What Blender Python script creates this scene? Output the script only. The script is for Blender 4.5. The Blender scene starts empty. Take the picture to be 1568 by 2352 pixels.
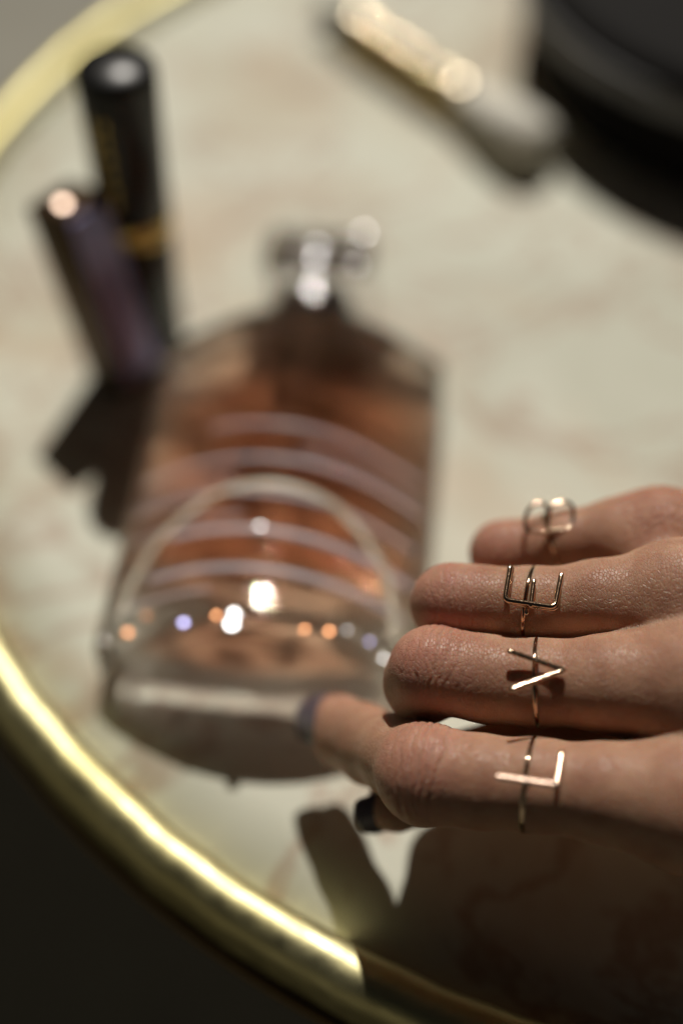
import bpy, bmesh, math
import numpy as np
import openvdb as vdb
from mathutils import Vector, Matrix

# ------------------------------------------------------------------ camera
# all lengths below are written in centimetres; S turns them into metres
S = 0.01
TH = math.radians(50.0)          # the camera looks 50 degrees down
H = 27.5                         # camera height over the table top (cm)
FPX = 3270.0
ST, CT = math.sin(TH), math.cos(TH)
sc = bpy.context.scene
col = sc.collection
cam_d = bpy.data.cameras.new('camera')
cam = bpy.data.objects.new('camera', cam_d)
col.objects.link(cam)
cam.location = (0, 0, H*S)
cam.rotation_euler = (math.pi/2 - TH, 0, 0)
cam_d.sensor_fit = 'VERTICAL'
cam_d.sensor_height = 36.0
cam_d.lens = FPX/2352*36.0
cam_d.clip_start = 0.01
cam_d.clip_end = 60
cam_d.dof.use_dof = True
cam_d.dof.focus_distance = 0.2585
cam_d.dof.aperture_fstop = 2.7
sc.camera = cam

# ------------------------------------------------------------------ light
SUN_EL = math.radians(53.5)
SUN_AZ = math.radians(1.0)       # measured from +Y towards +X
world = bpy.data.worlds.new('World')
sc.world = world
world.use_nodes = True
wn = world.node_tree
wn.nodes.clear()
sky = wn.nodes.new('ShaderNodeTexSky')
sky.sky_type = 'NISHITA'
sky.sun_disc = False
sky.sun_elevation = SUN_EL
sky.sun_rotation = SUN_AZ
sky.dust_density = 4.0
bg = wn.nodes.new('ShaderNodeBackground')
bg.inputs['Strength'].default_value = 0.0052
wo = wn.nodes.new('ShaderNodeOutputWorld')
tint = wn.nodes.new('ShaderNodeMix')       # the daylight arrives through a warm room
tint.data_type = 'RGBA'
tint.blend_type = 'MULTIPLY'
tint.inputs[0].default_value = 1.0
tint.inputs[7].default_value = (1.0, .80, .58, 1)
wn.links.new(sky.outputs[0], tint.inputs[6])
wn.links.new(tint.outputs[2], bg.inputs['Color'])
wn.links.new(bg.outputs[0], wo.inputs['Surface'])
sun_d = bpy.data.lights.new('sun', 'SUN')
sun_d.energy = 3.1
sun_d.angle = math.radians(0.6)
sun_d.color = (1.0, 0.945, 0.86)
sun = bpy.data.objects.new('sun', sun_d)
col.objects.link(sun)
to_sun = Vector((math.sin(SUN_AZ)*math.cos(SUN_EL), math.cos(SUN_AZ)*math.cos(SUN_EL), math.sin(SUN_EL)))
sun.rotation_euler = to_sun.to_track_quat('Z', 'Y').to_euler()
sun.location = (0, 1, 2)
sc.view_settings.view_transform = 'Standard'
sc.view_settings.look = 'None'
sc.view_settings.exposure = 0.0
sc.view_settings.gamma = 1.0
sc.render.engine = 'CYCLES'
cy = sc.cycles
cy.use_denoising = True
cy.max_bounces = 24
cy.transmission_bounces = 20
cy.glossy_bounces = 8
cy.diffuse_bounces = 4
cy.transparent_max_bounces = 16
cy.sample_clamp_indirect = 30
cy.blur_glossy = 0.3
cy.caustics_reflective = True
cy.caustics_refractive = True


# ------------------------------------------------------------------ helpers
def W(u, v, d):
    """point seen at (u, v) of the 1568x2352 picture, d cm along the view axis"""
    x, t = (u-784)/FPX, (v-1176)/FPX
    return np.array([x*d, d*(CT-ST*t), H-d*(ST+CT*t)])


def G(u, v, z=0.0):
    """the same, on the horizontal plane at height z"""
    t = (v-1176)/FPX
    return W(u, v, (H-z)/(ST+CT*t))


def onplane(u, v, p0, n):
    x, t = (u-784)/FPX, (v-1176)/FPX
    r = np.array([x, CT-ST*t, -(ST+CT*t)])
    o = np.array([0, 0, H])
    return o + r*(np.dot(p0-o, n)/np.dot(r, n))


def mesh(name, verts, faces, mat=None, parent=None, smooth=True):
    me = bpy.data.meshes.new(name)
    me.from_pydata([tuple(float(c)*S for c in v) for v in verts], [], [tuple(int(i) for i in f) for f in faces])
    if smooth:
        me.polygons.foreach_set('use_smooth', [True]*len(me.polygons))
    me.update()
    o = bpy.data.objects.new(name, me)
    col.objects.link(o)
    if mat:
        me.materials.append(mat)
    if parent:
        o.parent = parent
        o.matrix_parent_inverse = Matrix.Identity(4)
        o.location = (0, 0, 0)
    return o


def thing(name, label, cat, loc=(0, 0, 0), rotz=0.0, group=None):
    o = bpy.data.objects.new(name, None)
    o.empty_display_size = 0.01
    col.objects.link(o)
    o.location = [c*S for c in loc]
    o.rotation_euler = (0, 0, rotz)
    o['label'] = label
    o['category'] = cat
    if group:
        o['group'] = group
    return o


def lathe(profile, n=64, c=(0, 0), a0=0.0, a1=2*math.pi, closed=True, cap=False):
    V, F = [], []
    full = abs(a1-a0-2*math.pi) < 1e-6
    m = n if full else n+1
    for i in range(m):
        a = a0+(a1-a0)*i/n
        for r, z in profile:
            V.append((c[0]+r*math.cos(a), c[1]+r*math.sin(a), z))
    k = len(profile)
    for i in range(n):
        j = (i+1) % m
        for q in range(k if closed else k-1):
            w = (q+1) % k
            F.append((i*k+q, j*k+q, j*k+w, i*k+w))
    if cap and full:
        F.append([i*k for i in range(m)][::-1])
        F.append([i*k+k-1 for i in range(m)])
    return V, F


def frame_of(pts):
    pts = np.asarray(pts, float)
    T = np.gradient(pts, axis=0)
    T /= np.linalg.norm(T, axis=1)[:, None]+1e-12
    return pts, T


def tube(pts, r, sides=14, closed=False, flat=None, fn=None, round_ends=True):
    """tube along pts; r number or list; flat=(normal, factor) squashes the section along normal"""
    pts = np.asarray(pts, float)
    n = len(pts)
    rr = np.full(n, r, float) if np.isscalar(r) else np.asarray(r, float)
    if closed:
        T = np.roll(pts, -1, 0)-np.roll(pts, 1, 0)
    else:
        T = np.gradient(pts, axis=0)
    T /= np.linalg.norm(T, axis=1)[:, None]
    N = np.zeros_like(pts)
    if flat is not None:
        up = np.asarray(flat[0], float)
        for i in range(n):
            q = up-T[i]*np.dot(up, T[i])
            N[i] = q/np.linalg.norm(q)
    else:
        q = np.array([.1, .2, 1.0])
        if abs(np.dot(q/np.linalg.norm(q), T[0])) > .9:
            q = np.array([1., .1, 0])
        for i in range(n):
            q = q-T[i]*np.dot(q, T[i])
            q /= np.linalg.norm(q)
            N[i] = q
    B = np.cross(T, N)
    if not closed and round_ends:
        # hemispherical ends
        e = []
        for a in (80, 55, 28):
            e.append((math.sin(math.radians(a)), math.cos(math.radians(a))))
        P0 = [(pts[0]-T[0]*rr[0]*s, rr[0]*c, N[0], B[0]) for s, c in e]
        P1 = [(pts[-1]+T[-1]*rr[-1]*s, rr[-1]*c, N[-1], B[-1]) for s, c in reversed(e)]
        seq = P0+[(pts[i], rr[i], N[i], B[i]) for i in range(n)]+P1
    else:
        seq = [(pts[i], rr[i], N[i], B[i]) for i in range(n)]
    fN = 1.0 if flat is None else flat[1]
    V, F = [], []
    for i, (p, q, nn, bb) in enumerate(seq):
        for s in range(sides):
            a = 2*math.pi*s/sides
            k = 1.0 if fn is None else fn(i, s)
            V.append(p+nn*math.cos(a)*q*fN*k+bb*math.sin(a)*q*k)
    m = len(seq)
    for i in range(m if closed else m-1):
        j = (i+1) % m
        for s in range(sides):
            t = (s+1) % sides
            F.append((i*sides+s, i*sides+t, j*sides+t, j*sides+s))
    if not closed:
        F.append(list(range(sides))[::-1])
        F.append([(m-1)*sides+s for s in range(sides)])
    return V, F


def spline(pts, n=12, closed=False):
    """Catmull-Rom through pts"""
    P = [np.asarray(p, float) for p in pts]
    out = []
    m = len(P)
    for i in range(m if closed else m-1):
        if closed:
            a, b, c, d = P[(i-1) % m], P[i], P[(i+1) % m], P[(i+2) % m]
        else:
            a, b, c, d = P[max(i-1, 0)], P[i], P[i+1], P[min(i+2, m-1)]
        for k in range(n):
            t = k/n
            out.append(.5*((2*b)+(-a+c)*t+(2*a-5*b+4*c-d)*t*t+(-a+3*b-3*c+d)*t**3))
    if not closed:
        out.append(P[-1])
    return np.array(out)


def fillet(pts, r, n=6):
    """polyline with rounded corners"""
    P = [np.asarray(p, float) for p in pts]
    out = [P[0]]
    for i in range(1, len(P)-1):
        a = P[i-1]-P[i]; b = P[i+1]-P[i]
        la, lb = np.linalg.norm(a), np.linalg.norm(b)
        k = min(r, la*.45, lb*.45)
        A, B = P[i]+a/la*k, P[i]+b/lb*k
        for j in range(n+1):
            t = j/n
            out.append((1-t)**2*A+2*t*(1-t)*P[i]+t*t*B)
    out.append(P[-1])
    # resample straight pieces so that small dents can be seen
    res = []
    for p, q in zip(out[:-1], out[1:]):
        L = np.linalg.norm(q-p)
        m = max(1, int(L/.05))
        for j in range(m):
            res.append(p+(q-p)*j/m)
    res.append(out[-1])
    return np.array(res)


def join(parts):
    V, F = [], []
    for v, f in parts:
        k = len(V)
        V += list(v)
        F += [tuple(i+k for i in q) for q in f]
    return V, F


# ------------------------------------------------------------------ materials
def mat(name, color=(.5, .5, .5), rough=.5, metal=0.0, **kw):
    m = bpy.data.materials.new(name)
    m.use_nodes = True
    b = m.node_tree.nodes['Principled BSDF']
    b.inputs['Base Color'].default_value = (*color, 1)
    b.inputs['Roughness'].default_value = rough
    b.inputs['Metallic'].default_value = metal
    for k, v in kw.items():
        b.inputs[k.replace('_', ' ')].default_value = v
    return m


def nd(m, typ, **kw):
    n = m.node_tree.nodes.new(typ)
    for k, v in kw.items():
        if k.startswith('i_'):
            n.inputs[k[2:].replace('_', ' ')].default_value = v
        else:
            setattr(n, k, v)
    return n


def lk(m, a, b):
    m.node_tree.links.new(a, b)


def P_(m):
    return m.node_tree.nodes['Principled BSDF']


def ramp(m, fac, stops):
    r = nd(m, 'ShaderNodeValToRGB')
    e = r.color_ramp.elements
    while len(e) < len(stops):
        e.new(.5)
    for i, (p, c) in enumerate(stops):
        e[i].position = p
        e[i].color = (*c, 1) if len(c) == 3 else c
    lk(m, fac, r.inputs[0])
    return r


def bump(m, height, strength, dist):
    b = nd(m, 'ShaderNodeBump')
    b.inputs['Strength'].default_value = strength
    b.inputs['Distance'].default_value = dist
    lk(m, height, b.inputs['Height'])
    lk(m, b.outputs[0], P_(m).inputs['Normal'])
    return b


def noise(m, scale, detail=4, rough=.55, vec=None, dist=0.0):
    n = nd(m, 'ShaderNodeTexNoise')
    n.inputs['Scale'].default_value = scale
    n.inputs['Detail'].default_value = detail
    n.inputs['Roughness'].default_value = rough
    n.inputs['Distortion'].default_value = dist
    if vec is not None:
        lk(m, vec, n.inputs['Vector'])
    return n


def objco(m, scale=(1, 1, 1), loc=(0, 0, 0)):
    t = nd(m, 'ShaderNodeTexCoord')
    p = nd(m, 'ShaderNodeMapping')
    p.inputs['Scale'].default_value = scale
    p.inputs['Location'].default_value = loc
    lk(m, t.outputs['Object'], p.inputs['Vector'])
    return p.outputs[0]


def mixc(m, fac, a, b):
    x = nd(m, 'ShaderNodeMix', data_type='RGBA')
    if hasattr(fac, 'is_linked'):
        lk(m, fac, x.inputs[0])
    else:
        x.inputs[0].default_value = fac
    for v, s in ((a, 6), (b, 7)):
        if hasattr(v, 'is_linked'):
            lk(m, v, x.inputs[s])
        else:
            x.inputs[s].default_value = (*v, 1)
    return x.outputs[2]


# marble: pale grey-green with soft rusty clouds and a few thin veins
M_marble = mat('marble', rough=.32)
co = objco(M_marble)
n1 = noise(M_marble, 17, 5, .55, co, .6)
n2 = noise(M_marble, 9, 3, .5, objco(M_marble, loc=(.31, .17, 0)), .4)
n3 = noise(M_marble, 60, 5, .6, co)
base = ramp(M_marble, n2.outputs[0], [(.35, (.58, .58, .47)), (.55, (.69, .69, .57)), (.7, (.56, .51, .37))])
rust = ramp(M_marble, n1.outputs[0], [(.52, (0, 0, 0)), (.70, (.60, .60, .60))])
c = mixc(M_marble, rust.outputs[0], base.outputs[0], (.55, .39, .25))
vein = ramp(M_marble, noise(M_marble, 12, 6, .6, objco(M_marble, loc=(.1, .5, 0)), 1.5).outputs[0],
            [(.47, (0, 0, 0)), (.5, (.55, .55, .55)), (.53, (0, 0, 0))])
c = mixc(M_marble, vein.outputs[0], c, (.36, .20, .12))
lk(M_marble, c, P_(M_marble).inputs['Base Color'])
rr = ramp(M_marble, n3.outputs[0], [(.3, (.5, .5, .5)), (.7, (.62, .62, .62))])
lk(M_marble, rr.outputs[0], P_(M_marble).inputs['Roughness'])
P_(M_marble).inputs['Specular IOR Level'].default_value = .3

M_brass = mat('brass', (.62, .50, .17), .3, 1.0)
co = objco(M_brass)
nb = noise(M_brass, 30, 5, .6, co)
lk(M_brass, ramp(M_brass, nb.outputs[0], [(.3, (.56, .50, .24)), (.7, (.68, .63, .36))]).outputs[0], P_(M_brass).inputs['Base Color'])
nr = noise(M_brass, 220, 4, .6, co)
lk(M_brass, ramp(M_brass, nr.outputs[0], [(.3, (.40, .40, .40)), (.7, (.55, .55, .55))]).outputs[0], P_(M_brass).inputs['Roughness'])
bump(M_brass, noise(M_brass, 90, 4, .6, co).outputs[0], .25, .0015)
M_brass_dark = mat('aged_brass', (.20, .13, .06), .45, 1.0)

M_rug = mat('dark_rug', (.012, .011, .009), .95, Specular_IOR_Level=.05)
nz = noise(M_rug, 400, 3, .6, objco(M_rug))
lk(M_rug, ramp(M_rug, nz.outputs[0], [(.3, (.003, .0025, .002)), (.7, (.016, .0145, .0095))]).outputs[0], P_(M_rug).inputs['Base Color'])
M_floor = mat('stone_floor', (.2, .19, .15), .6)
nz = noise(M_floor, 6, 5, .6, objco(M_floor))
lk(M_floor, ramp(M_floor, nz.outputs[0], [(.3, (.16, .15, .11)), (.7, (.25, .235, .18))]).outputs[0], P_(M_floor).inputs['Base Color'])

M_black = mat('black_lacquer', (.005, .005, .005), .34)
M_black2 = mat('black_leather', (.006, .005, .0045), .75, Specular_IOR_Level=.15)
bump(M_black2, noise(M_black2, 900, 3, .6, objco(M_black2)).outputs[0], .35, .0004)
M_lid_sheen = mat('grey_lid_sheen', (.13, .13, .135), .5)
M_gold = mat('gold_print', (.75, .55, .18), .25, 1.0)
M_gold_ferrule = mat('gold_ferrule', (.85, .68, .38), .10, 1.0)
M_gold_glint = mat('gold_glint', (.72, .62, .46), .36, 1.0)
M_f_copper = mat('copper_glint', (.36, .27, .22), .36, 1.0)
M_bristle = mat('bristle', (.85, .82, .72), .8)
bump(M_bristle, noise(M_bristle, 300, 3, .6, objco(M_bristle, (1, .08, 1))).outputs[0], .8, .0015)
M_bronze = mat('bronze_case', (.07, .038, .016), .45, .6)
M_violet = mat('violet_mirror', (.42, .40, .68), .38, .5)

# rose-gold wire
M_wire = mat('rose_gold_wire', (.86, .60, .40), .14, 1.0)
co = objco(M_wire)
lk(M_wire, ramp(M_wire, noise(M_wire, 900, 4, .6, co).outputs[0], [(.3, (.60, .41, .28)), (.7, (.76, .58, .42))]).outputs[0], P_(M_wire).inputs['Base Color'])
lk(M_wire, ramp(M_wire, noise(M_wire, 2500, 3, .6, co).outputs[0], [(.3, (.06, .06, .06)), (.75, (.15, .15, .15))]).outputs[0], P_(M_wire).inputs['Roughness'])
bump(M_wire, noise(M_wire, 1500, 3, .6, co).outputs[0], .2, .0002)
M_wire_brushed = mat('brushed_rose_gold', (.80, .58, .46), .27, 1.0)
co = objco(M_wire_brushed, (1, .25, 1))
bump(M_wire_brushed, noise(M_wire_brushed, 3500, 4, .7, co).outputs[0], .5, .0003)


def glass(name, color, ior=1.5, rough=0.0):
    m = bpy.data.materials.new(name)
    m.use_nodes = True
    t = m.node_tree
    t.nodes.clear()
    g = t.nodes.new('ShaderNodeBsdfGlass')
    g.inputs['Color'].default_value = (*color, 1)
    g.inputs['IOR'].default_value = ior
    g.inputs['Roughness'].default_value = rough
    o = t.nodes.new('ShaderNodeOutputMaterial')
    t.links.new(g.outputs[0], o.inputs['Surface'])
    return m


M_glass = glass('clear_glass', (.97, .97, .97), 1.5)
M_liquid = glass('rose_amber_liquid', (1, .94, .92), 1.36)
t = M_liquid.node_tree
va = t.nodes.new('ShaderNodeVolumeAbsorption')
va.inputs['Color'].default_value = (.86, .58, .40, 1)
va.inputs['Density'].default_value = 85.0
t.links.new(va.outputs[0], [n for n in t.nodes if n.type == 'OUTPUT_MATERIAL'][0].inputs['Volume'])
M_cap = glass('cap_crystal', (.96, .95, .96), 1.5)
M_silver = mat('silver_collar', (.62, .60, .60), .07, 1.0)

def veil(name, color, alpha, rough=.5):
    m = mat(name, color, rough)
    P_(m).inputs['Alpha'].default_value = alpha
    return m


M_sheen = veil('painted_sheen', (.82, .77, .82), .50, .35)  # pale veil for reflections painted across the ribs
M_caustic = veil('painted_caustic', (.80, .74, .60), .62, .4)  # pale veil for the painted arc of refracted light

# skin
M_skin = mat('skin', rough=.45)
co = objco(M_skin)
att = nd(M_skin, 'ShaderNodeAttribute', attribute_name='flush')
na = noise(M_skin, 140, 5, .6, co)
nb = noise(M_skin, 700, 3, .6, co)
c1 = ramp(M_skin, na.outputs[0], [(.3, (.41, .205, .13)), (.7, (.56, .33, .215))]).outputs[0]
c2 = mixc(M_skin, att.outputs['Fac'], c1, (.50, .20, .155))
lk(M_skin, c2, P_(M_skin).inputs['Base Color'])
lk(M_skin, ramp(M_skin, nb.outputs[0], [(.3, (.40, .40, .40)), (.7, (.56, .56, .56))]).outputs[0], P_(M_skin).inputs['Roughness'])
p = P_(M_skin)
p.inputs['Subsurface Weight'].default_value = 1.0
p.inputs['Subsurface Radius'].default_value = (1.0, .32, .16)
p.inputs['Subsurface Scale'].default_value = .0022
p.inputs['Specular IOR Level'].default_value = .42
vo = nd(M_skin, 'ShaderNodeTexVoronoi', feature='DISTANCE_TO_EDGE')
vo.inputs['Scale'].default_value = 1900
lk(M_skin, objco(M_skin, (1, .55, .6)), vo.inputs['Vector'])
nlk = noise(M_skin, 500, 4, .6, co)
sm = ramp(M_skin, vo.outputs['Distance'], [(0, (0, 0, 0)), (.12, (1, 1, 1))])
mm = nd(M_skin, 'ShaderNodeMath', operation='MULTIPLY')
lk(M_skin, sm.outputs[0], mm.inputs[0])
lk(M_skin, nlk.outputs[0], mm.inputs[1])
bump(M_skin, mm.outputs[0], .7, .00022)
M_nail = mat('plum_nail_polish', (.105, .088, .11), .3, Coat_Weight=.3)


# ------------------------------------------------------------------ setting
def plane(name, x0, x1, y0, y1, z, m, n=1):
    o = mesh(name, [(x0, y0, z), (x1, y0, z), (x1, y1, z), (x0, y1, z)], [(0, 1, 2, 3)], m, smooth=False)
    o['kind'] = 'structure'
    return o


plane('floor', -1500, 1500, -1500, 1500, -52, M_floor)
rug = mesh('rug', *lathe([(0.01, -51.4), (67.6, -51.4), (68, -51.6), (68, -52.0)], 96, (0, 10), closed=False), mat=M_rug)
rug['label'] = 'round near-black rug on the floor below the side table'
rug['category'] = 'rug'

# ------------------------------------------------------------------ side table
TC = (11.25, 31.68)
DR = .78
tbl = thing('side_table', 'round side table with pale marble top and polished brass rim', 'table', (TC[0], TC[1], -52))
zb = 52.0
prof = [(0.01, 0), (21.0, 0), (22.15, 0), (22.15, -1.2), (0.01, -1.2)]
mesh('marble_top', *lathe([(r+(DR if r > 22 else 0), z+zb) for r, z in prof], 160, closed=False), mat=M_marble, parent=tbl)
prof = [(22.10, -.3), (22.10, .25), (22.16, .45), (22.32, .60), (22.55, .67), (22.80, .64), (23.0, .52), (23.12, .34), (23.18, .1),
        (23.16, -.3), (23.14, -.85), (23.05, -1.0), (22.9, -1.06), (22.16, -1.06)]
V, F = lathe([(r+(DR if r > 22 else 0), z+zb) for r, z in prof], 360)
V2 = []
for v in V:   # slightly hand-hammered
    a = math.atan2(v[1], v[0])
    k = 1+.0009*math.sin(a*43+1.3)*math.sin(a*17)+.0006*math.sin(a*91)
    V2.append((v[0]*k, v[1]*k, v[2]+.012*math.sin(a*61+2*math.sin(a*9))))
rim = mesh('brass_rim', V2, F, M_brass, tbl)
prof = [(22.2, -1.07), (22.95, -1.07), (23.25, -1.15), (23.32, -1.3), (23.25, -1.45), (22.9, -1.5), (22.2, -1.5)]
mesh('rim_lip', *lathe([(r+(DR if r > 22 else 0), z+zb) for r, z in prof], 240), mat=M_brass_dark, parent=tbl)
mesh('pedestal', *lathe([(1.6, .8), (1.4, 3), (1.4, 48), (3.5, 50.2), (8, 50.75)], 48, closed=False), mat=M_brass_dark, parent=tbl)
mesh('foot', *lathe([(0.01, 1.2), (9, 1.0), (10.8, .8), (11, .5), (11, 0), (0.01, 0)], 72, closed=False), mat=M_black2, parent=tbl)


# ------------------------------------------------------------------ perfume bottle, lying on its back
BL, BW, HS, HC = 10.0, 3.62, 1.55, 2.95
NZ = 1.42   # height of the neck axis


def section(w, hs, hc, z0, n=20, r=.32):
    """closed polygon of the body cross-section, from the bottom centre counter-clockwise"""
    P = []
    m = n
    for i in range(m):
        P.append(((w-r)*i/m, z0))
    for i in range(8):
        a = -math.pi/2+math.pi/2*i/8
        P.append((w-r+r*math.cos(a), z0+r+r*math.sin(a)))
    for i in range(6):
        P.append((w, z0+r+(hs-r-z0-r)*i/6))
    for i in range(8):
        a = math.pi/2*i/8*.8
        P.append((w-r+r*math.cos(a), hs-r+r*math.sin(a)))
    x1 = w-r+r*math.cos(math.pi/2*.8)
    z1 = hs-r+r*math.sin(math.pi/2*.8)
    for i in range(m*2+1):
        x = x1*(1-i/(m*2))
        P.append((x, z1+(hc-z1)*(1-(x/x1)**2)))
    Q = [(-x, z) for x, z in P[1:-1]][::-1]
    return np.array(P+Q)


def circ_like(poly, R, zc):
    """points on a circle, matched to the polygon by angle"""
    c = np.array([0, (poly[:, 1].max()+poly[:, 1].min())/2])
    a = np.arctan2((poly[:, 1]-c[1]), poly[:, 0])
    # even out by arc length so that no section folds
    d = np.r_[0, np.cumsum(np.linalg.norm(np.diff(np.r_[poly, poly[:1]], axis=0), axis=1))]
    s = d[:-1]/d[-1]
    a2 = -math.pi/2+2*math.pi*s
    aa = np.unwrap(np.r_[-math.pi/2, a[1:]])
    b = .5*a2+.5*aa
    return np.c_[R*np.cos(b), zc+R*np.sin(b)]


def bottle_loft(off, y0, y1, necky, neckR, ridges=False, zmax=None, mesh_n=110, endr=.5):
    V, F = [], []
    ys = []
    for i in range(9):
        ys.append(y0+endr*(1-math.cos(math.pi/2*i/8))*1.0)
    ys = [y0+endr*math.sin(0)]+[y0+endr*(1-math.cos(math.pi/2*i/8)) for i in range(1, 9)]
    ys += list(np.linspace(y0+endr, y1, mesh_n)[1:])
    ys += list(np.linspace(y1, necky, 26)[1:])
    rings = []
    for y in ys:
        ins = 0.0
        if y < y0+endr:
            k = 1-(y-y0)/endr
            ins = endr*(1-math.sqrt(max(0, 1-k*k)))*.8
        w = BW-off-ins
        hs = HS-off-ins
        hc = HC-off*1.1-ins
        z0 = off+ins*.5
        P = section(w, hs, hc, z0)
        if ridges and y > y0+endr*.6:
            top = P[:, 1] > hs*.93
            xx = P[:, 0]/w
            # ridges bow towards the neck in the middle
            ph = (y-.5)/1.08
            g = np.exp(-((ph-np.round(ph))/.13)**2)*.075
            fade = np.clip((1-np.abs(xx))*6, 0, 1)*np.clip((y-1.3)/.3, 0, 1)*np.clip((6.4-y)/.3, 0, 1)
            P[:, 1] += np.where(top, g*fade, 0)
        if y > y1:
            s = (y-y1)/(necky-y1)
            Cc = circ_like(P, neckR, NZ)
            k = s**1.2
            kz = k*k*(3-2*k)
            P = np.c_[P[:, 0]*(1-k)+Cc[:, 0]*k, P[:, 1]*(1-kz)+Cc[:, 1]*kz]
        if zmax is not None:
            P[:, 1] = np.minimum(P[:, 1], zmax(y))
        rings.append(np.c_[P[:, 0], np.full(len(P), y), P[:, 1]])
    n = len(rings[0])
    for R in rings:
        V += [tuple(p) for p in R]
    for i in range(len(rings)-1):
        for s in range(n):
            t = (s+1) % n
            F.append((i*n+s, i*n+t, (i+1)*n+t, (i+1)*n+s))
    # end caps as fans to a centre
    for i, flip in ((0, False), (len(rings)-1, True)):
        c = rings[i].mean(0)
        V.append(tuple(c))
        ci = len(V)-1
        for s in range(n):
            t = (s+1) % n
            F.append((i*n+s, ci, i*n+t)[::1] if not flip else (i*n+t, ci, i*n+s))
    return V, F


def fix_normals(o, inside=False):
    bm = bmesh.new()
    bm.from_mesh(o.data)
    bmesh.ops.recalc_face_normals(bm, faces=bm.faces)
    if inside:
        bmesh.ops.reverse_faces(bm, faces=bm.faces)
    bm.to_mesh(o.data)
    bm.free()
    return o


bot = thing('perfume_bottle', 'ribbed clear glass perfume bottle with rose-amber perfume lying on the marble', 'perfume bottle',
            (-1.95, 17.35, 0.02), math.radians(-6.0))
outer = bottle_loft(0, 0, BL, 10.85, 1.05, ridges=True)
inner = bottle_loft(.38, 2.4, BL-.15, 10.5, .55, mesh_n=60, endr=.45)
Vo, Fo = outer
Vi, Fi = inner
body = mesh('glass_body', Vo, Fo, M_glass, bot)
fix_normals(body)
cav = mesh('inner_wall', Vi, Fi, M_glass, bot)
fix_normals(cav, True)
# one glass body: outer shell and inner wall joined in a single mesh
bm = bmesh.new(); bm.from_mesh(body.data); bm.from_mesh(cav.data); bm.to_mesh(body.data); bm.free()
_me = cav.data
bpy.data.objects.remove(cav); bpy.data.meshes.remove(_me)
body.data.polygons.foreach_set('use_smooth', [True]*len(body.data.polygons))
liq = mesh('perfume', *bottle_loft(.372, 2.392, BL-.15, 10.2, .558, mesh_n=60, endr=.45, zmax=lambda y: 2.06+.03*(y-2)), mat=M_liquid, parent=bot)
fix_normals(liq)


def ycyl(prof, n=64, zc=NZ):
    V, F = lathe([(r, y) for r, y in prof], n, closed=False, cap=True)
    return [(x, z, y+zc) for x, y, z in V], F


neck = mesh('collar', *ycyl([(1.0, 10.8), (1.14, 10.86), (1.19, 10.97), (1.14, 11.08), (1.04, 11.13), (1.12, 11.19), (1.18, 11.3), (1.12, 11.41), (1.02, 11.46), (1.08, 11.54), (1.14, 11.68), (1.08, 11.82), (.98, 11.88)]), mat=M_silver, parent=bot)
fix_normals(neck)
# square-cut clear cap with bevelled edges
def cap_box():
    bm = bmesh.new()
    bmesh.ops.create_cube(bm, size=1)
    for v in bm.verts:
        v.co = (v.co.x*2.9, 12.78+v.co.y*1.75, NZ+v.co.z*2.7)
    bmesh.ops.bevel(bm, geom=bm.edges[:], offset=.24, segments=1, affect='EDGES', profile=.5)
    V = [tuple(v.co) for v in bm.verts]
    F = [tuple(v.index for v in f.verts) for f in bm.faces]
    bm.free()
    return V, F


cap = mesh('cap', *cap_box(), mat=M_cap, parent=bot, smooth=False)
fix_normals(cap)
stem = mesh('spray_stem', *ycyl([(.01, 11.93), (.45, 11.94), (.45, 12.8), (.4, 12.9), (.01, 12.91)], 32), mat=M_silver, parent=cap)


def front_z(x, y):
    w = BW
    r = .32
    x1 = w-r+r*math.cos(math.pi/2*.8)
    z1 = HS-r+r*math.sin(math.pi/2*.8)
    ph = (y-.5)/1.08
    return z1+(HC-z1)*(1-min(1, abs(x)/x1)**2)+(.075*math.exp(-((ph-round(ph))/.13)**2) if y > 1.4 and y < 6.3 else 0)


def strip(line, width, lift=.012, thick=.03):
    """a thin raised band that follows the bulging front of the bottle"""
    line = np.array(line, float)
    T = np.gradient(line, axis=0)
    T /= np.linalg.norm(T, axis=1)[:, None]
    V, F = [], []
    k = 4
    for (x, y), (tx, ty) in zip(line, T):
        for lay in (0, 1):
            for j in range(k+1):
                w_ = (j/k-.5)*width
                px, py = x-ty*w_, y+tx*w_
                V.append((px, py, front_z(px, py)+lift+(thick*(1-(2*j/k-1)**2*.6) if lay else 0)))
    m = 2*(k+1)
    for i in range(len(line)-1):
        for j in range(k):
            a = i*m+j
            F.append((a, a+m, a+m+1, a+1))
            b = a+k+1
            F.append((b, b+1, b+m+1, b+m))
        F.append((i*m, i*m+k+1, (i+1)*m+k+1, (i+1)*m))
        F.append((i*m+k, (i+1)*m+k, (i+1)*m+2*k+1, i*m+2*k+1))
    return V, F


for q, (ys_, wd, x0, x1, sl_) in enumerate([(1.58, .18, -2.5, 3.2, -.02), (2.66, .21, -2.2, 3.3, -.04), (3.2, .08, -3.3, -.6, .03), (3.74, .13, -3.3, 3.3, -.05), (4.3, .09, -3.3, -.9, .02), (4.82, .15, -3.3, 3.35, -.03), (5.25, .08, .5, 3.3, -.05), (5.9, .13, -1.8, 3.3, -.06), (1.05, .08, -3.2, -1.0, 0)]):
    mesh('sheen_stripe', *strip([(x, ys_+sl_*x-.01*x*x) for x in np.linspace(x0, x1, 60)], wd), mat=M_sheen, parent=bot)  # pale strips painted in as sky reflections on the ribs
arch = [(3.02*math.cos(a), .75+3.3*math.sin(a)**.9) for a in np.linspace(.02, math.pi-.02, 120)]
mesh('caustic_arch', *strip(arch, .24, .03, .03), mat=M_caustic, parent=bot)  # ivory strip painted in for a bright arc of refracted light
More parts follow.
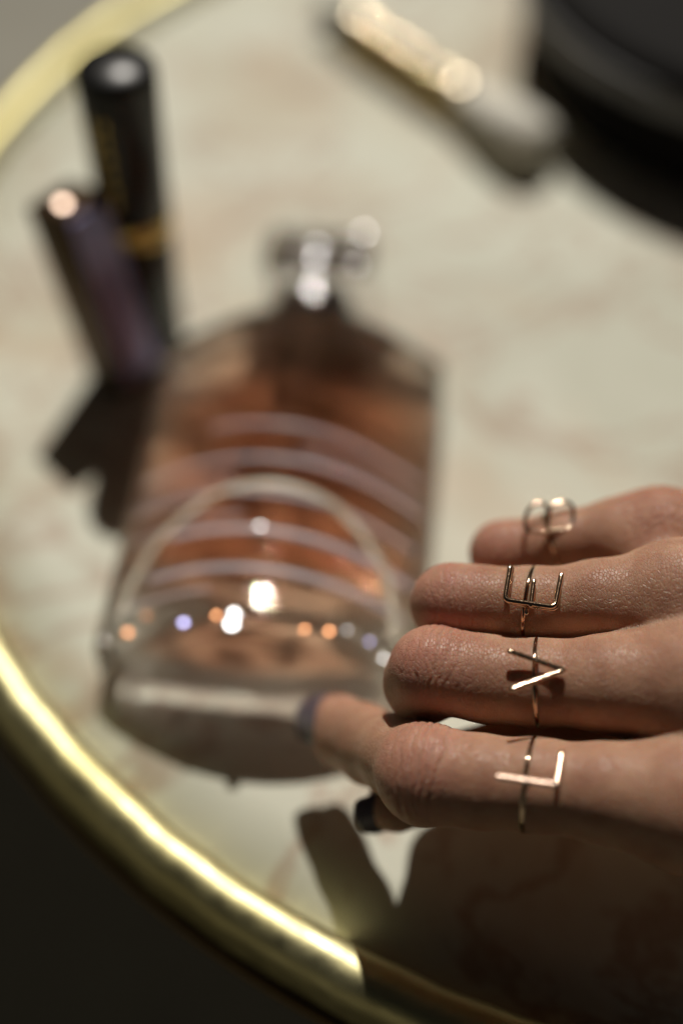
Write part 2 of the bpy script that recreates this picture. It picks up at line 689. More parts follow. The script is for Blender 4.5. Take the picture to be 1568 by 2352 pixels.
dt = mesh('dip_tube', *tube(spline([(0, 10.6, NZ), (.1, 8.0, 1.4), (.3, 5, 1.1), (.5, 3.0, .75)], 10), .11, 10), mat=M_glass, parent=bot)



def glint_plate(P, size, m, parent, jit=(0, 0), name='glint_facet', sides=7):
    """a small added plate, tilted to mirror the sun as a sparkle"""
    P = np.array(P, float)
    n = np.array(to_sun)+(np.array([0, 0, H])-P)/np.linalg.norm(np.array([0, 0, H])-P)
    n /= np.linalg.norm(n)
    n = n+np.array([jit[0], jit[1], 0]); n /= np.linalg.norm(n)
    a = np.cross(n, [0, 1, 0]); a /= np.linalg.norm(a)
    b = np.cross(n, a)
    V = []
    for k, (rr_, zz) in enumerate(((.5, 0), (.62, -.05), (.62, -.12))):
        for q in range(sides):
            t_ = 2*math.pi*q/sides+.3
            V.append(P+(a*math.cos(t_)+b*math.sin(t_))*size*rr_+n*zz)
    F = [tuple(range(sides)), tuple(range(3*sides-1, 2*sides-1, -1))]
    for l in (0, 1):
        for q in range(sides):
            F.append((l*sides+q, l*sides+(q+1) % sides, (l+1)*sides+(q+1) % sides, (l+1)*sides+q))
    bpy.context.view_layer.update()
    mi = parent.matrix_world.inverted()
    V = [np.array(mi @ Vector([c*S for c in v]))/S for v in V]
    o = mesh(name, V, F, m, parent, smooth=False)
    fix_normals(o)
    return o


def on_bottle(x, y, z=None):
    if z is None:
        z = front_z(x, y)
    a = math.radians(-6.0)
    return (-1.95+x*math.cos(a)-y*math.sin(a), 17.35+x*math.sin(a)+y*math.cos(a), z+.02)


M_f_white = mat('glint_crystal', (.9, .9, .9), .16, 0.0, Coat_Weight=.5)
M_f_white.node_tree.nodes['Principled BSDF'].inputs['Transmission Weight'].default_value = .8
M_f_silver = mat('glint_silver', (.42, .42, .44), .34, 1.0)  # tinted metals for the added sparkle plates
M_f_orange = mat('glint_amber', (.42, .19, .09), .34, 1.0)
M_f_violet = mat('glint_violet', (.20, .20, .38), .34, 1.0)
for x, y, sz, mm, jt in [(-3.35, .35, .07, M_f_silver, (.1, 0)), (-2.75, .30, .11, M_f_orange, (.03, 0)), (-2.35, .62, .10, M_f_orange, (.05, .03)), (-1.45, .22, .14, M_f_violet, (.03, 0)),
                         (-.75, .35, .11, M_f_orange, (0, .04)), (-.35, .40, .22, M_f_silver, (0, 0)), (-.38, .12, .26, M_f_silver, (0, .01)), (1.15, .25, .11, M_f_orange, (0, .05)),
                         (1.65, .38, .12, M_f_orange, (.02, 0)), (2.0, .55, .08, M_f_silver, (.04, .02)), (2.5, .5, .09, M_f_violet, (0, 0)), (2.85, .25, .09, M_f_silver, (0, .05))]:
    glint_plate(on_bottle(x, y), sz, mm, bot, jt)  # plates added only for sparkles along the base edge
glint_plate(on_bottle(-.15, 2.75), .16, M_f_silver, bot, (0, .0))
glint_plate(on_bottle(-.2, 3.95), .12, M_f_orange, bot, (0, .02))
for x, y, z, sz, jt in [(-.05, 11.25, 2.64, .13, (0, 0)), (.02, 11.7, 2.62, .12, (0, .03)), (-.02, 12.25, 2.79, .15, (0, 0)), (-.03, 12.75, 2.79, .13, (.03, 0)), (1.1, 12.1, 2.79, .10, (0, .05)), (1.15, 13.5, 2.75, .13, (0, 0)), (.12, 11.0, 2.64, .10, (.05, 0)), (-.45, 10.0, 2.45, .10, (0, 0)), (.75, 12.9, 2.79, .06, (.05, .05))]:
    glint_plate(on_bottle(x, y, z), sz, M_f_silver, bot, jt)

# faces made see-through by choice, to place bright sun patches under the bottle
M_sun_pass = bpy.data.materials.new('sun_pass_glass')
M_sun_pass.use_nodes = True
t = M_sun_pass.node_tree
t.nodes.clear()
g_ = t.nodes.new('ShaderNodeBsdfGlass'); g_.inputs['IOR'].default_value = 1.5
tr_ = t.nodes.new('ShaderNodeBsdfTransparent')
mx_ = t.nodes.new('ShaderNodeMixShader'); mx_.inputs[0].default_value = .88
o_ = t.nodes.new('ShaderNodeOutputMaterial')
t.links.new(g_.outputs[0], mx_.inputs[1]); t.links.new(tr_.outputs[0], mx_.inputs[2]); t.links.new(mx_.outputs[0], o_.inputs['Surface'])
body.data.materials.append(M_sun_pass)
n_out = len(Fo)
for f in body.data.polygons:
    c = f.center/S
    n_ = f.normal
    if f.index >= n_out:                       # inner wall
        f.material_index = 1
    elif n_.z < -.5 and c.z < .5:              # flat back
        f.material_index = 1
    elif c.y < .45 and n_.y < -.25 and c.z < 1.5:
        f.material_index = 1
    elif c.z > 1.0 and n_.z > .3 and .12 < c.y-.65*c.z < .52 and abs(c.x) < 3.2:
        f.material_index = 1
    elif c.z > 1.0 and n_.z > .3 and ((c.x/2.3)**2+((c.y-5.6)/1.7)**2) < 1 and math.sin(2.6*c.x+.8)*math.sin(3.1*c.y+c.x) > -.35:  # blotches shaped to let a sunlit glow into the perfume
        f.material_index = 1
for f in body.data.polygons:
    c = f.center/S
    if f.index < n_out and c.z > 1.0 and 7.0 < c.y < 8.5 and -3.1 < c.x < -1.3:  # see-through corner added for a pale lit patch
        f.material_index = 1
tl = M_liquid.node_tree
gl_ = [n for n in tl.nodes if n.type == 'BSDF_GLASS'][0]
tr2 = tl.nodes.new('ShaderNodeBsdfTransparent')
mx2 = tl.nodes.new('ShaderNodeMixShader'); mx2.inputs[0].default_value = .84  # mostly see-through, so the placed sun patches reach the table
tl.links.new(gl_.outputs[0], mx2.inputs[1]); tl.links.new(tr2.outputs[0], mx2.inputs[2])
tl.links.new(mx2.outputs[0], [n for n in tl.nodes if n.type == 'OUTPUT_MATERIAL'][0].inputs['Surface'])

# ------------------------------------------------------------------ black tube
tb = thing('mascara_tube', 'tall glossy black cosmetic tube with gold print standing left of the bottle', 'cosmetic tube', G(350, 775))
prof = [(0.01, 0), (.86, 0), (.92, .06), (.92, 3.9)]
barrel = mesh('barrel', *lathe(prof, 64, closed=False), mat=M_black, parent=tb)
mesh('gold_band', *lathe([(.90, 3.85), (.945, 3.9), (.945, 4.45), (.90, 4.5)], 64), mat=M_gold, parent=tb)
mesh('cap', *lathe([(.90, 4.5), (.93, 4.55), (.98, 8.4), (.95, 8.6), (.86, 8.7), (.01, 8.7)], 64, closed=False), mat=M_black, parent=tb)
# gold print running up the cap: blurred upright strokes
pr = []
for k, (zc, h, w) in enumerate([(5.3, .30, .30), (5.75, .26, .34), (6.2, .30, .28), (6.65, .26, .34), (7.1, .3, .3), (7.55, .28, .32), (8.0, .3, .28)]):
    a0 = math.radians(-118)
    for da in (-w*.6, w*.6):
        V, F = [], []
        for i in range(5):
            a = a0+da+(i-2)*.035
            for z in (zc-h/2, zc+h/2):
                for r in (.94, .972):
                    V.append((r*math.cos(a), r*math.sin(a), z))
        for i in range(4):
            b = i*4
            F += [(b+1, b+5, b+7, b+3), (b, b+2, b+6, b+4), (b, b+4, b+5, b+1), (b+2, b+3, b+7, b+6)]
        F += [(0, 1, 3, 2), (16, 18, 19, 17)]
        pr.append((V, F))
mesh('gold_print', *join(pr), mat=M_gold, parent=tb, smooth=False)

# ------------------------------------------------------------------ bronze and violet lipstick
lp = thing('lipstick', 'small square lipstick case, bronze with a mirrored violet side, left of the black tube', 'lipstick', G(294, 862), math.radians(-40))
lp.rotation_euler = (0, math.radians(-14), math.radians(-40))


def boxm(x0, x1, y0, y1, z0, z1, b=.08):
    bm = bmesh.new()
    bmesh.ops.create_cube(bm, size=1)
    for v in bm.verts:
        v.co = ((x0+x1)/2+v.co.x*(x1-x0), (y0+y1)/2+v.co.y*(y1-y0), (z0+z1)/2+v.co.z*(z1-z0))
    bmesh.ops.bevel(bm, geom=bm.edges[:], offset=b, segments=3, affect='EDGES', profile=.5)
    V = [tuple(v.co) for v in bm.verts]
    F = [tuple(v.index for v in f.verts) for f in bm.faces]
    bm.free()
    return V, F


mesh('case', *boxm(-.74, .74, -.74, .74, 0, 5.5), mat=M_bronze, parent=lp)
mesh('mirror_panel', *boxm(.742, .79, -.62, .62, .3, 5.3, .02), mat=M_violet, parent=lp)

# ------------------------------------------------------------------ makeup brush
b0, b1 = G(805, 62, .7), G(1235, 350, .7)
dirb = (b1-b0)/np.linalg.norm(b1-b0)
br = thing('makeup_brush', 'makeup brush with dark handle, ridged gold ferrule and pale bristles lying at the back', 'makeup brush', (b0[0], b0[1], 0), math.atan2(dirb[1], dirb[0]))
Lb = np.linalg.norm(b1-b0)


def xcyl(prof, n=40, zc=.72, sq=1.0):
    V, F = lathe([(r, x) for r, x in prof], n, closed=False, cap=True)
    return [(z, y, zc+x*sq) for x, y, z in V], F


mesh('handle', *xcyl([(.2, -1.5), (.36, -1.4), (.43, -1.1), (.45, -.3), (.44, 0)]), mat=M_black, parent=br)
fp = [(.46, 0)]
for k in range(7):
    x = .25+k*.82
    fp += [(.54, x), (.62, x+.12), (.66, x+.25), (.62, x+.38), (.54, x+.5)]
fp += [(.6, 5.95)]
o = mesh('ferrule', *xcyl(fp), mat=M_gold_ferrule, parent=br); fix_normals(o)
V, F = xcyl([(.58, 5.9), (.66, 6.4), (.86, 7.2), (.98, 7.9), (.92, Lb-.3), (.62, Lb+.05), (.2, Lb+.2)], 96, .95, .8)
import random
random.seed(4)
V = [(x+(random.random()-.5)*.12*(x > 6.2), y*(1+.05*math.sin(i % 96*2.1)), z) for i, (x, y, z) in enumerate(V)]
o = mesh('bristles', V, F, M_bristle, br); fix_normals(o)

for f_ in (.08, .2, .42, .55, .8, .92):
    q_ = b0+dirb*(f_*6.0)
    glint_plate((q_[0], q_[1]-.05, 1.42), .30 if f_ in (.08, .92) else .2, M_gold_glint, br, (random.uniform(-.06, .06), random.uniform(-.06, .06)), 'ferrule_glint')  # plates added for beads of sun glint along the ferrule
bpy.context.view_layer.update()
glint_plate([c/S for c in (lp.matrix_world @ Vector((.35*S, -.35*S, 5.60*S)))], .28, M_f_copper, lp, (0, 0), 'top_glint')  # plate added for one sun glint on the case top

# ------------------------------------------------------------------ black round case
cs = thing('round_case', 'round black leather case with a rounded lid at the back right of the table', 'case', (15.0, 43.6, 0))
mesh('box', *lathe([(0.01, 0), (8.6, 0), (8.8, .15), (8.8, 2.2), (8.6, 2.3)], 96, closed=False), mat=M_black2, parent=cs)
mesh('band', *lathe([(9.0, 2.5), (9.1, 2.55), (9.1, 3.35), (9.0, 3.4)], 96), mat=M_lid_sheen, parent=cs)  # lighter grey painted in for the sheen on the lid edge
mesh('lid', *lathe([(8.7, 2.32), (9.0, 2.35), (9.05, 2.6), (9.0, 3.4), (8.8, 3.8), (8.4, 4.0), (7.5, 4.05), (0.01, 4.05)], 96, closed=False), mat=M_black2, parent=cs)

# ------------------------------------------------------------------ the hand
FINGERS = {
    'little': [((1153, 1270, 28.9), .64), ((1300, 1243, 28.6), .60), ((1400, 1232, 28.5), .66), ((1510, 1226, 28.5), .78)],
    'ring': [((1035, 1378, 27.0), .72), ((1220, 1387, 26.7), .665), ((1380, 1380, 26.5), .74), ((1570, 1370, 26.4), .92)],
    'middle': [((995, 1537, 26.25), .83), ((1120, 1560, 26.1), .765), ((1230, 1568, 25.9), .77), ((1400, 1570, 25.6), .85), ((1610, 1575, 25.4), 1.02)],
    'index': [((978, 1778, 25.6), .87), ((1100, 1795, 25.3), .80), ((1230, 1803, 25.1), .79), ((1400, 1822, 24.9), .86), ((1590, 1848, 24.7), 1.03)],
}
DISTAL = {
    'little': [((1153, 1270, 28.9), .62), ((1195, 1275, 30.9), .54), ((1340, 1300, 31.2), .46)],
    'ring': [((1026, 1392, 27.3), .70), ((1085, 1378, 29.4), .60), ((1290, 1390, 30.4), .52)],
    'middle': [((976, 1566, 26.7), .80), ((1030, 1548, 28.8), .68), ((1235, 1625, 29.1), .57)],
    'index': [((978, 1778, 25.6), .85), ((910, 1738, 26.9), .76), ((842, 1709, 28.2), .76), ((788, 1684, 29.1), .73), ((768, 1672, 29.5), .70)],
}
JW = {k: ([W(*p) for p, r in v], [r for p, r in v]) for k, v in FINGERS.items()}
JD = {k: ([W(*p) for p, r in v], [r for p, r in v]) for k, v in DISTAL.items()}
THUMB = ([np.array(p) for p in ((11.2, 13.0, 5.0), (7.6, 13.1, 3.7), (4.2, 14.5, 3.35), (2.4, 14.0, 2.8), (1.08, 13.62, 2.35))], [1.3, 1.05, .86, .76, .58])
h = .05
lo = np.array([-1.6, 8.6, .6]); hi = np.array([14.5, 20.6, 9.2])
dims = np.ceil((hi-lo)/h).astype(int)
AX = [lo[i]+h*np.arange(dims[i], dtype=np.float32) for i in range(3)]


def box_of(pts, rad, m):
    pts = np.array(pts)
    a = np.floor((pts.min(0)-rad-m-lo)/h).astype(int).clip(0, dims-1)
    b = np.ceil((pts.max(0)+rad+m-lo)/h).astype(int).clip(1, dims)
    return tuple(slice(a[i], b[i]) for i in range(3))


def seg(sl, a, b, ra, rb, sq=1.0):
    X = AX[0][sl[0]][:, None, None]-np.float32(a[0])
    Y = AX[1][sl[1]][None, :, None]-np.float32(a[1])
    Z = AX[2][sl[2]][None, None, :]-np.float32(a[2])
    ab = (np.array(b)-np.array(a)).astype(np.float32)
    L2 = float((ab**2).sum())
    t = ((X*ab[0]+Y*ab[1]+Z*ab[2])/L2).clip(0, 1)
    dx, dy, dz = X-t*ab[0], Y-t*ab[1], Z-t*ab[2]
    ts = t*t*(3-2*t)
    return np.sqrt(dx*dx*sq*sq+dy*dy+dz*dz)-(ra+(rb-ra)*ts)


def smin(a, b, k):
    hh = (k-np.abs(a-b)).clip(0, None)/k
    return np.minimum(a, b)-hh*hh*k*.25


def chain(pts, rad, m, k=.25, sq=None):
    sl = box_of(pts, max(rad), m)
    f = None
    for i in range(len(pts)-1):
        g = seg(sl, pts[i], pts[i+1], rad[i], rad[i+1], 1.0 if sq is None else sq[i])
        f = g if f is None else smin(f, g, k)
    return sl, f


field = np.full(dims, 3.0, np.float32)
palm = np.full(dims, 3.0, np.float32)
MC = {k: JW[k][0][-1] for k in JW}
WR = {'index': (12.6, 13.1, 6.3), 'middle': (12.6, 14.0, 6.7), 'ring': (12.6, 14.9, 6.7), 'little': (12.6, 15.8, 6.2)}
pal = [(MC[k], np.array(WR[k]), JW[k][1][-1], 1.05) for k in MC]
# webs between neighbouring fingers and the flesh of the palm
dn = np.array([0, 0, -1.0])


def web(a, b, ra):
    return (a, b, ra, ra)


pal += [web(W(1475, 1262, 28.3), W(1520, 1330, 27.4), .50),
        web(W(1455, 1440, 26.9), W(1500, 1500, 26.6), .55),
        web(W(1545, 1640, 26.2), W(1560, 1740, 26.0), .62),
        (MC['index']+dn*1.0+np.array([.6, .3, 0]), np.array((12, 13.4, 5.0)), 1.0, 1.4),
        (MC['middle']+dn*1.2+np.array([.5, 0, 0]), np.array((12, 14.3, 5.2)), 1.0, 1.4),
        (MC['ring']+dn*1.2+np.array([.5, 0, 0]), np.array((12, 15.0, 5.2)), 1.0, 1.3),
        (MC['little']+dn*.7+np.array([.6, -.2, 0]), np.array((12, 15.8, 5.2)), .85, 1.2),
        (np.array((4.9, 15.4, 3.3)), np.array((8, 15.6, 3.6)), 1.0, 1.3),
        (np.array((6.6, 12.9, 3.2)), np.array((12, 13.8, 3.8)), 1.15, 1.5),
        (np.array((7.0, 14.6, 3.0)), np.array((12, 14.8, 3.6)), 1.2, 1.4),
        (np.array((12, 14.2, 5.8)), np.array((16.5, 14.2, 6.2)), 1.9, 2.0),
        (np.array((12, 15.0, 5.8)), np.array((16.5, 15.2, 6.2)), 1.9, 2.0)]
for a, b, ra, rb in pal:
    sl = box_of([a, b], max(ra, rb), .9)
    palm[sl] = smin(palm[sl], seg(sl, a, b, ra, rb), .7)
field = palm.copy()
for k in JW:
    sl, f = chain(*JW[k], .6)
    # knuckle swelling on the back of the first joint
    c0 = JW[k][0][0]; r0 = JW[k][1][0]
    s2, f2 = chain(*JD[k], .6, sq=(1.12, 1.25, 1.3, 1.3) if k == 'index' else None)   # the fingertip is oval
    lo_ = [min(sl[i].start, s2[i].start) for i in range(3)]; hi_ = [max(sl[i].stop, s2[i].stop) for i in range(3)]
    su = tuple(slice(lo_[i], hi_[i]) for i in range(3))
    F_ = np.full([hi_[i]-lo_[i] for i in range(3)], 3.0, np.float32)
    o1 = tuple(slice(sl[i].start-lo_[i], sl[i].stop-lo_[i]) for i in range(3))
    o2 = tuple(slice(s2[i].start-lo_[i], s2[i].stop-lo_[i]) for i in range(3))
    F_[o1] = f
    F_[o2] = smin(F_[o2], f2, .35 if k == 'index' else .2)
    field[su] = np.minimum(field[su], smin(F_, palm[su], .75))
sl, f = chain(*THUMB, .6, .4)
field[sl] = np.minimum(field[sl], smin(f, palm[sl], .6))
# swelling of the little finger's base knuckle
a = W(1530, 1212, 28.15)
sl = box_of([a], .6, .5)
field[sl] = smin(field[sl], seg(sl, a, a+np.array([.25, 0, 0]), .52, .5), .5)
# close the field at the wrist end
field[-2:, :, :] = 3.0
grid = vdb.FloatGrid(background=3.0)
grid.copyFromArray(field.astype(np.float32))
pts, quads = grid.convertToQuads(0.0)
pts = np.asarray(pts)*h+lo
me = bpy.data.meshes.new('hand')
me.from_pydata((pts*S).tolist(), [], np.asarray(quads)[:, ::-1].tolist())
me.update()
hand_root = thing('person', 'right hand reaching in with curled fingers, wire letter rings and dark plum nails', 'hand', (14.3, 14.6, 6))
hand = bpy.data.objects.new('hand', me)
col.objects.link(hand)
md = hand.modifiers.new('s', 'SMOOTH'); md.factor = .5; md.iterations = 6
md = hand.modifiers.new('d', 'SUBSURF'); md.levels = 1; md.render_levels = 1
dg = bpy.context.evaluated_depsgraph_get()
me2 = bpy.data.meshes.new_from_object(hand.evaluated_get(dg))
hand.modifiers.clear()
hand.data = me2
me2.name = 'hand'
bm = bmesh.new(); bm.from_mesh(me2); bmesh.ops.recalc_face_normals(bm, faces=bm.faces); bm.to_mesh(me2); bm.free()
nv = len(me2.vertices)
X = np.empty(nv*3, np.float32); me2.vertices.foreach_get('co', X); X = X.reshape(-1, 3)/S
N = np.empty(nv*3, np.float32); me2.vertex_normals.foreach_get('vector', N); N = N.reshape(-1, 3)


def h3(i, j, k, s):
    n = (i*374761393+j*668265263+k*2147483647*0+k*1274126177+s*974634777) & 0xffffffff
    n = ((n ^ (n >> 13))*1274126177) & 0xffffffff
    n = n ^ (n >> 16)
    return (n & 0xffff)/65535.0


def worley(Q, seed=0):
    """F2-F1"""
    I = np.floor(Q).astype(np.int64); Fr = Q-I
    d1 = np.full(len(Q), 9.0); d2 = np.full(len(Q), 9.0)
    for a in (-1, 0, 1):
        for b in (-1, 0, 1):
            for c in (-1, 0, 1):
                i, j, k = I[:, 0]+a, I[:, 1]+b, I[:, 2]+c
                dx = a+h3(i, j, k, seed)-Fr[:, 0]; dy = b+h3(i, j, k, seed+1)-Fr[:, 1]; dz = c+h3(i, j, k, seed+2)-Fr[:, 2]
                d = dx*dx+dy*dy+dz*dz
                m = d < d1
                d2 = np.where(m, d1, np.minimum(d2, d)); d1 = np.where(m, d, d1)
    return np.sqrt(d2)-np.sqrt(d1)


def vnoise(Q, seed=0):
    I = np.floor(Q).astype(np.int64); f = Q-I; f = f*f*(3-2*f)
    r = 0
    for a in (0, 1):
        for b in (0, 1):
            for c in (0, 1):
                w = (f[:, 0] if a else 1-f[:, 0])*(f[:, 1] if b else 1-f[:, 1])*(f[:, 2] if c else 1-f[:, 2])
                r = r+w*h3(I[:, 0]+a, I[:, 1]+b, I[:, 2]+c, seed)
    return r


disp = np.zeros(nv)
flush = np.zeros(nv)
view = (X[:, 0] < 8)
wob = vnoise(X*3.0, 5)-.5
wob2 = vnoise(X*9.0, 9)-.5
# criss-cross skin lines, stretched across the fingers
w1 = worley(X*np.array([11.0, 5.5, 6.0]), 3)
w2 = worley(X*np.array([6.0, 12, 12])+wob[:, None]*2, 8)
disp -= .0030*np.exp(-(w1/.10)**2)
disp -= .0020*np.exp(-(w2/.10)**2)
disp += .008*(vnoise(X*4, 2)-.5)
rs = np.random.RandomState(7)
for q in range(34):      # short straight hairline creases over the knuckles
    kk = ('middle', 'index', 'middle', 'ring')[q % 4]
    c0 = JW[kk][0][0]+np.array([rs.uniform(-.2, 1.5), rs.uniform(-.6, .5), 0])
    an = rs.uniform(-.9, .9)+math.pi/2
    d_ = np.array([math.cos(an), math.sin(an)*.8, .3]); d_ /= np.linalg.norm(d_)
    nn_ = np.cross(d_, [0, -.3, 1.0]); nn_ /= np.linalg.norm(nn_)
    rel = X-c0
    L_ = rs.uniform(.15, .4)
    disp -= rs.uniform(.002, .005)*np.exp(-((rel@nn_+.05*wob2)/.020)**2)*np.exp(-((rel@d_)/L_)**4)*(np.abs(rel[:, 2]) < 1.2)*np.clip(N[:, 2]+.3, 0, 1)
# knuckle creases: (finger, centre along the first segment in cm, strength, width)
for k in JW:
    c0 = JW[k][0][0]; ax = JW[k][0][1]-c0; ax /= np.linalg.norm(ax)
    r0 = JW[k][1][0]
    rel = X-c0
    s = rel@ax
    near = np.exp(-((np.linalg.norm(rel, axis=1)/(r0*1.25))**6))
    dors = np.clip(rel@np.array([0, -.1, 1.0])/r0*1.0+.45, 0, 1)
    side = (rel@np.array([0, 1.0, 0]))/r0
    amp = {'index': 1.5, 'middle': 1.1, 'ring': .6, 'little': .5}[k]
    for q, (sc_, dp, wd, bow) in enumerate([(-.52, .016, .030, .12), (-.30, .022, .035, .10), (-.10, .018, .030, .05), (.08, .026, .035, -.03), (.26, .016, .03, -.10), (.46, .020, .035, -.16), (.70, .010, .03, -.2), (.17, .010, .02, .18)]):
        ss = s-sc_-bow*side*side-.10*wob-.05*wob2
        disp -= amp*dp*np.exp(-(ss/wd)**2)*near*dors*(.4+.9*vnoise(X*5, 20+q))
    # little folds that cross them
    wk = worley(X*np.array([7.0, 4.5, 5.0])+wob[:, None]*1.5, 30)
    disp -= amp*.003*np.exp(-(wk/.10)**2)*near*dors
    flush += .55*near*np.clip(dors, 0, 1)*(.5+.8*vnoise(X*4, 12))
# soft pads and crosswise wrinkles on the under side of the index joint
c0 = W(905, 1812, 26.0)
rel = X-c0
m = np.exp(-(np.linalg.norm(rel, axis=1)/.75)**4)
for q in range(9):
    ss = rel@np.array([.86, .15, .5])-(-.45+q*.115)-.10*wob-.05*wob2
    disp -= .018*m*np.exp(-(ss/.026)**2)
# base knuckle of the little finger: fine crackled skin
a = W(1520, 1185, 28)
rel = X-a
m = np.exp(-(np.linalg.norm(rel, axis=1)/1.0)**4)
wk = worley(X*np.array([6.5, 5, 5])+wob[:, None], 41)
disp -= .016*m*np.exp(-(wk/.11)**2)
flush += .25*m
# finger pads near the tips are redder
for k in JD:
    t = JD[k][0][-1]
    flush += .4*np.exp(-(np.linalg.norm(X-t, axis=1)/1.0)**2)
X2 = X+N*disp[:, None]
R0 = np.array([14.3, 14.6, 6])
me2.vertices.foreach_set('co', ((X2-R0)*S).astype(np.float32).ravel())
at_ = me2.attributes.new('flush', 'FLOAT', 'POINT')
at_.data.foreach_set('value', np.clip(flush, 0, .8).astype(np.float32))
me2.polygons.foreach_set('use_smooth', [True]*len(me2.polygons))
me2.materials.clear()
me2.materials.append(M_skin)
me2.update()
hand.parent = hand_root


# fingernails: curved plates
def nail(c, along, normal, length, width, curve, thick=.035):
    along = np.array(along, float); along /= np.linalg.norm(along)
    normal = np.array(normal, float); normal -= along*np.dot(normal, along); normal /= np.linalg.norm(normal)
    side = np.cross(along, normal)
    V, F = [], []
    nu, nw = 12, 14
    for lay in (0, 1):
        for i in range(nu+1):
            u = i/nu
            for j in range(nw+1):
                w = j/nw*2-1
                tip = 1-.22*max(0, (u-.75)/.25)**2*abs(w)**0-.0
                ww = width/2*(1-.10*(1-u))*tip
                ang = w*curve
                rr = width/2/math.sin(curve)
                p = np.array(c, float)+along*((u-.5)*length-.10*length*w*w*(1 if u > .5 else -1)*abs(u-.5)*2)
                p = p+side*(rr*math.sin(ang)*ww/(width/2))+normal*(rr*math.cos(ang)-rr-.12*length*(u-.4)**2-lay*thick)
                V.append(p-R0)
    n1 = (nu+1)*(nw+1)
    for i in range(nu):
        for j in range(nw):
            a = i*(nw+1)+j
            q = (a, a+1, a+nw+2, a+nw+1)
            F.append(q)
            F.append(tuple(x+n1 for x in q[::-1]))
    for i in range(nu):
        for j, fl in ((0, 0), (nw, 1)):
            a = i*(nw+1)+j; b = a+nw+1
            F.append((a, b, b+n1, a+n1) if not fl else (b, a, a+n1, b+n1))
    for j in range(nw):
        for i, fl in ((0, 1), (nu, 0)):
            a = i*(nw+1)+j; b = a+1
            F.append((a, b, b+n1, a+n1) if not fl else (b, a, a+n1, b+n1))
    o = mesh('fingernail', V, F, M_nail, hand_root)
    fix_normals(o)
    return o


tip = JD['index'][0][-1]; prv = JD['index'][0][-3]
dI = (tip-prv)/np.linalg.norm(tip-prv)
nI = np.array([-1, .2, .75])
nn = nI-dI*np.dot(nI, dI); nn /= np.linalg.norm(nn)
nail(tip+nn*.64+dI*.15, dI, nI, 1.25, 1.15, .8)
tip = THUMB[0][-1]
dT = tip-THUMB[0][-2]; dT /= np.linalg.norm(dT)
nail(tip+np.array([-.28, -.35, .06]), dT, (-.25, -1, .25), 1.05, 1.0, .6)
for k in ('middle', 'ring', 'little'):
    tip = JD[k][0][-1]; d = tip-JD[k][0][-2]; d /= np.linalg.norm(d)
    nv_ = np.array([-1.0, 0, -.25]); q = nv_-d*np.dot(nv_, d); q /= np.linalg.norm(q)
    nail(tip+q*JD[k][1][-1]*.85+d*.05, d, nv_, 1.0, .85, .85)

# ------------------------------------------------------------------ the rings
WR_ = .045
RG = 'wire letter rings on the fingers'


def ring_band(fk, u, vtop, vbot, tilt=0.0, gap=0.012):
    """circle of wire round finger fk where the finger's axis crosses picture column u"""
    P, R = JW[fk]
    us = [p[0] for p, r in FINGERS[fk]]
    i = max(j for j in range(len(us)-1) if us[j] <= u)
    t = (u-us[i])/(us[i+1]-us[i])
    c = P[i]*(1-t)+P[i+1]*t
    ts = t*t*(3-2*t)
    r = R[i]+(R[i+1]-R[i])*ts
    ax = P[i+1]-P[i]; ax /= np.linalg.norm(ax)
    up = np.array([0, 0, 1.0]); up -= ax*np.dot(up, ax); up /= np.linalg.norm(up)
    sd = np.cross(ax, up)
    return c, r, ax, up, sd


def make_ring(fk, u, label, letter_fn, tilt, top_gap=0.02):
    c, r, ax, up, sd = ring_band(fk, u, 0, 0)
    root = thing('ring', label, 'ring', c, 0, RG)
    pts = []
    n = 96
    for i in range(n):
        a = 2*math.pi*i/n
        rad = r+WR_*.75+.012*math.sin(2*a+.7)
        q = c+up*math.cos(a)*rad+sd*math.sin(a)*rad + ax*(tilt*math.sin(a)*r*1.0)
        pts.append(q-c)
    V, F = tube(pts, WR_, 14, closed=True)
    mesh('band', V, F, M_wire, root)
    letter_fn(root, c, r, ax, up, sd)
    return root


def plane_pts(uv, p0, n, c):
    return [onplane(a, b, p0, n)-c for a, b in uv]


def dent(seed, amt=.05):
    rs = np.random.RandomState(seed)
    a = rs.rand(400, 14)
    def fn(i, s):
        return 1+amt*(a[i % 400, s]-.5)
    return fn


def letter_E(root, c, r, ax, up, sd):
    n = np.array([0, -.12, 1.0]); n /= np.linalg.norm(n)
    p0 = c+up*(r+.17)
    spine = plane_pts([(1171, 1303), (1158, 1378), (1273, 1395), (1288, 1321)], p0, n, c)
    mid = plane_pts([(1225, 1335), (1218, 1390)], p0, n, c)
    low = plane_pts([(1175, 1306), (1162, 1381), (1209, 1391), (1208, 1408), (1209, 1432)], p0-n*.09, n, c)
    low2 = plane_pts([(1212, 1392), (1277, 1400), (1291, 1325)], p0-n*.085, n, c)
    parts = [tube(fillet(spine, .10), .052, 14), tube(np.linspace(mid[0], mid[1], 8), .050, 14),
             tube(fillet(low[:4], .08), WR_*.92, 14), tube(fillet(low2, .10), WR_*.92, 14)]
    mesh('letter', *join(parts), mat=M_wire, parent=root)


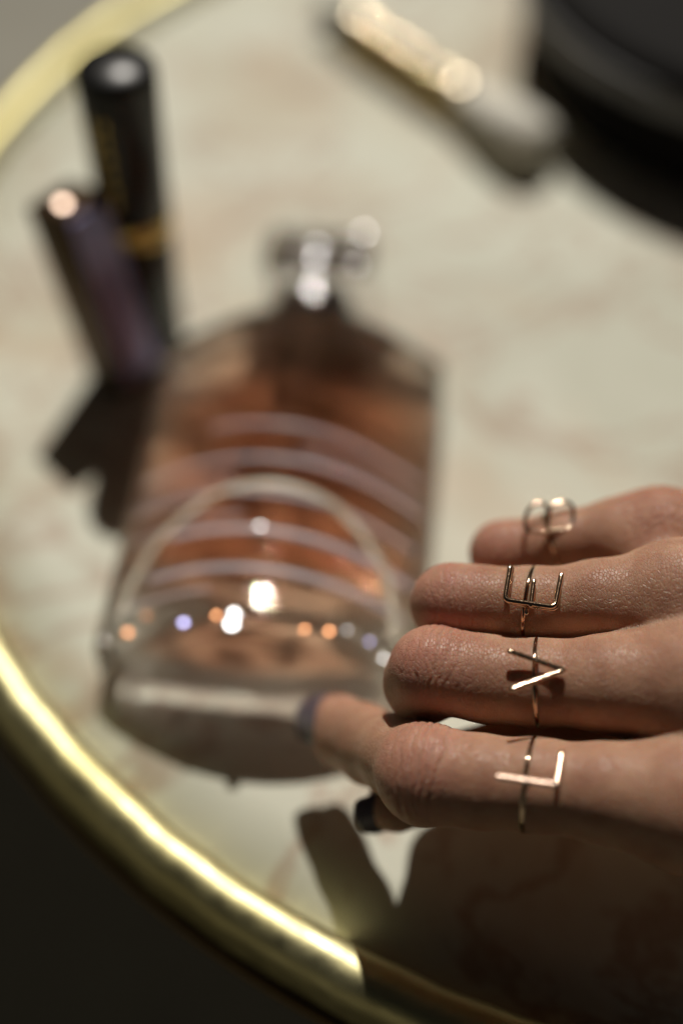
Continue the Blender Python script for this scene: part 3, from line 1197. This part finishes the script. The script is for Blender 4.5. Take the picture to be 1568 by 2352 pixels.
def letter_V(root, c, r, ax, up, sd):
    n = np.array([0, -.1, 1.0]); n /= np.linalg.norm(n)
    p0 = c+up*(r+.24)
    arm = plane_pts([(1170, 1496), (1232, 1513), (1295, 1539), (1234, 1565), (1174, 1583)], p0, n, c)
    arm = fillet([arm[0], arm[2], arm[4]], .05)
    post = [plane_pts([(1232, 1513)], p0, n, c)[0], plane_pts([(1232, 1512)], p0-n*.2, n, c)[0]]
    post2 = [plane_pts([(1233, 1565)], p0, n, c)[0], plane_pts([(1233, 1572)], p0-n*.22, n, c)[0]]
    parts = [tube(arm, WR_*1.12, 14, flat=(n, .9), fn=dent(3, .06)),
             tube(np.linspace(post[0], post[1], 5), WR_*.9, 12), tube(np.linspace(post2[0], post2[1], 5), WR_*.9, 12)]
    mesh('letter', *join(parts), mat=M_wire, parent=root)


def letter_L(root, c, r, ax, up, sd):
    n = np.array([0, .05, 1.0]); n /= np.linalg.norm(n)
    p0 = c+up*(r+.19)
    L = plane_pts([(1146, 1783), (1276, 1802), (1289, 1729)], p0, n, c)
    bar = np.linspace(L[0], L[1], 26)
    sh = np.linspace(L[1], L[2], 16)
    post = plane_pts([(1213, 1793)], p0, n, c)[0]
    lo_l = mesh('letter', *tube(bar, WR_*1.55, 14, flat=(n, .45), fn=dent(5, .07)), mat=M_wire_brushed, parent=root)
    parts = [tube(sh, WR_*.95, 14, fn=dent(6, .05)),
             tube(np.linspace(post, post-n*.18, 5), WR_*.9, 12)]
    mesh('letter_arm', *join(parts), mat=M_wire, parent=root)


def letter_B(root, c, r, ax, up, sd):
    n = np.array([0, -.25, 1.0]); n /= np.linalg.norm(n)
    p0 = c+up*(r+.16)
    f = lambda cx, cy: (1066.2+cx*.24, 1116.4+cy*.24)
    out = [f(600, 432), f(578, 370), f(592, 270), f(640, 195), f(715, 160), f(785, 195), f(800, 260), f(806, 262), f(820, 205), f(880, 172), f(960, 152), f(1025, 185), f(1040, 260), f(1032, 350), f(1005, 398), f(900, 425), f(780, 440), f(680, 442)]
    O = plane_pts(out, p0, n, c)
    sp = spline(O, 6, closed=True)
    m = plane_pts([f(796, 205), f(793, 432)], p0, n, c)
    parts = [tube(sp, WR_*.88, 14, closed=True), tube(np.linspace(m[0], m[1], 8), WR_*.88, 14)]
    mesh('letter', *join(parts), mat=M_wire, parent=root)


make_ring('little', 1268, 'thin wire letter B ring on the little finger, topmost and blurred', letter_B, .10)
make_ring('ring', 1216, 'double wire letter E ring with two prongs and middle bar on the ring finger', letter_E, -.12)
make_ring('middle', 1235, 'wire letter V ring lying sideways on the middle finger', letter_V, .02)
make_ring('index', 1216, 'letter L ring with a bright flat bar on the index finger, lowest of the rings', letter_L, -.10)
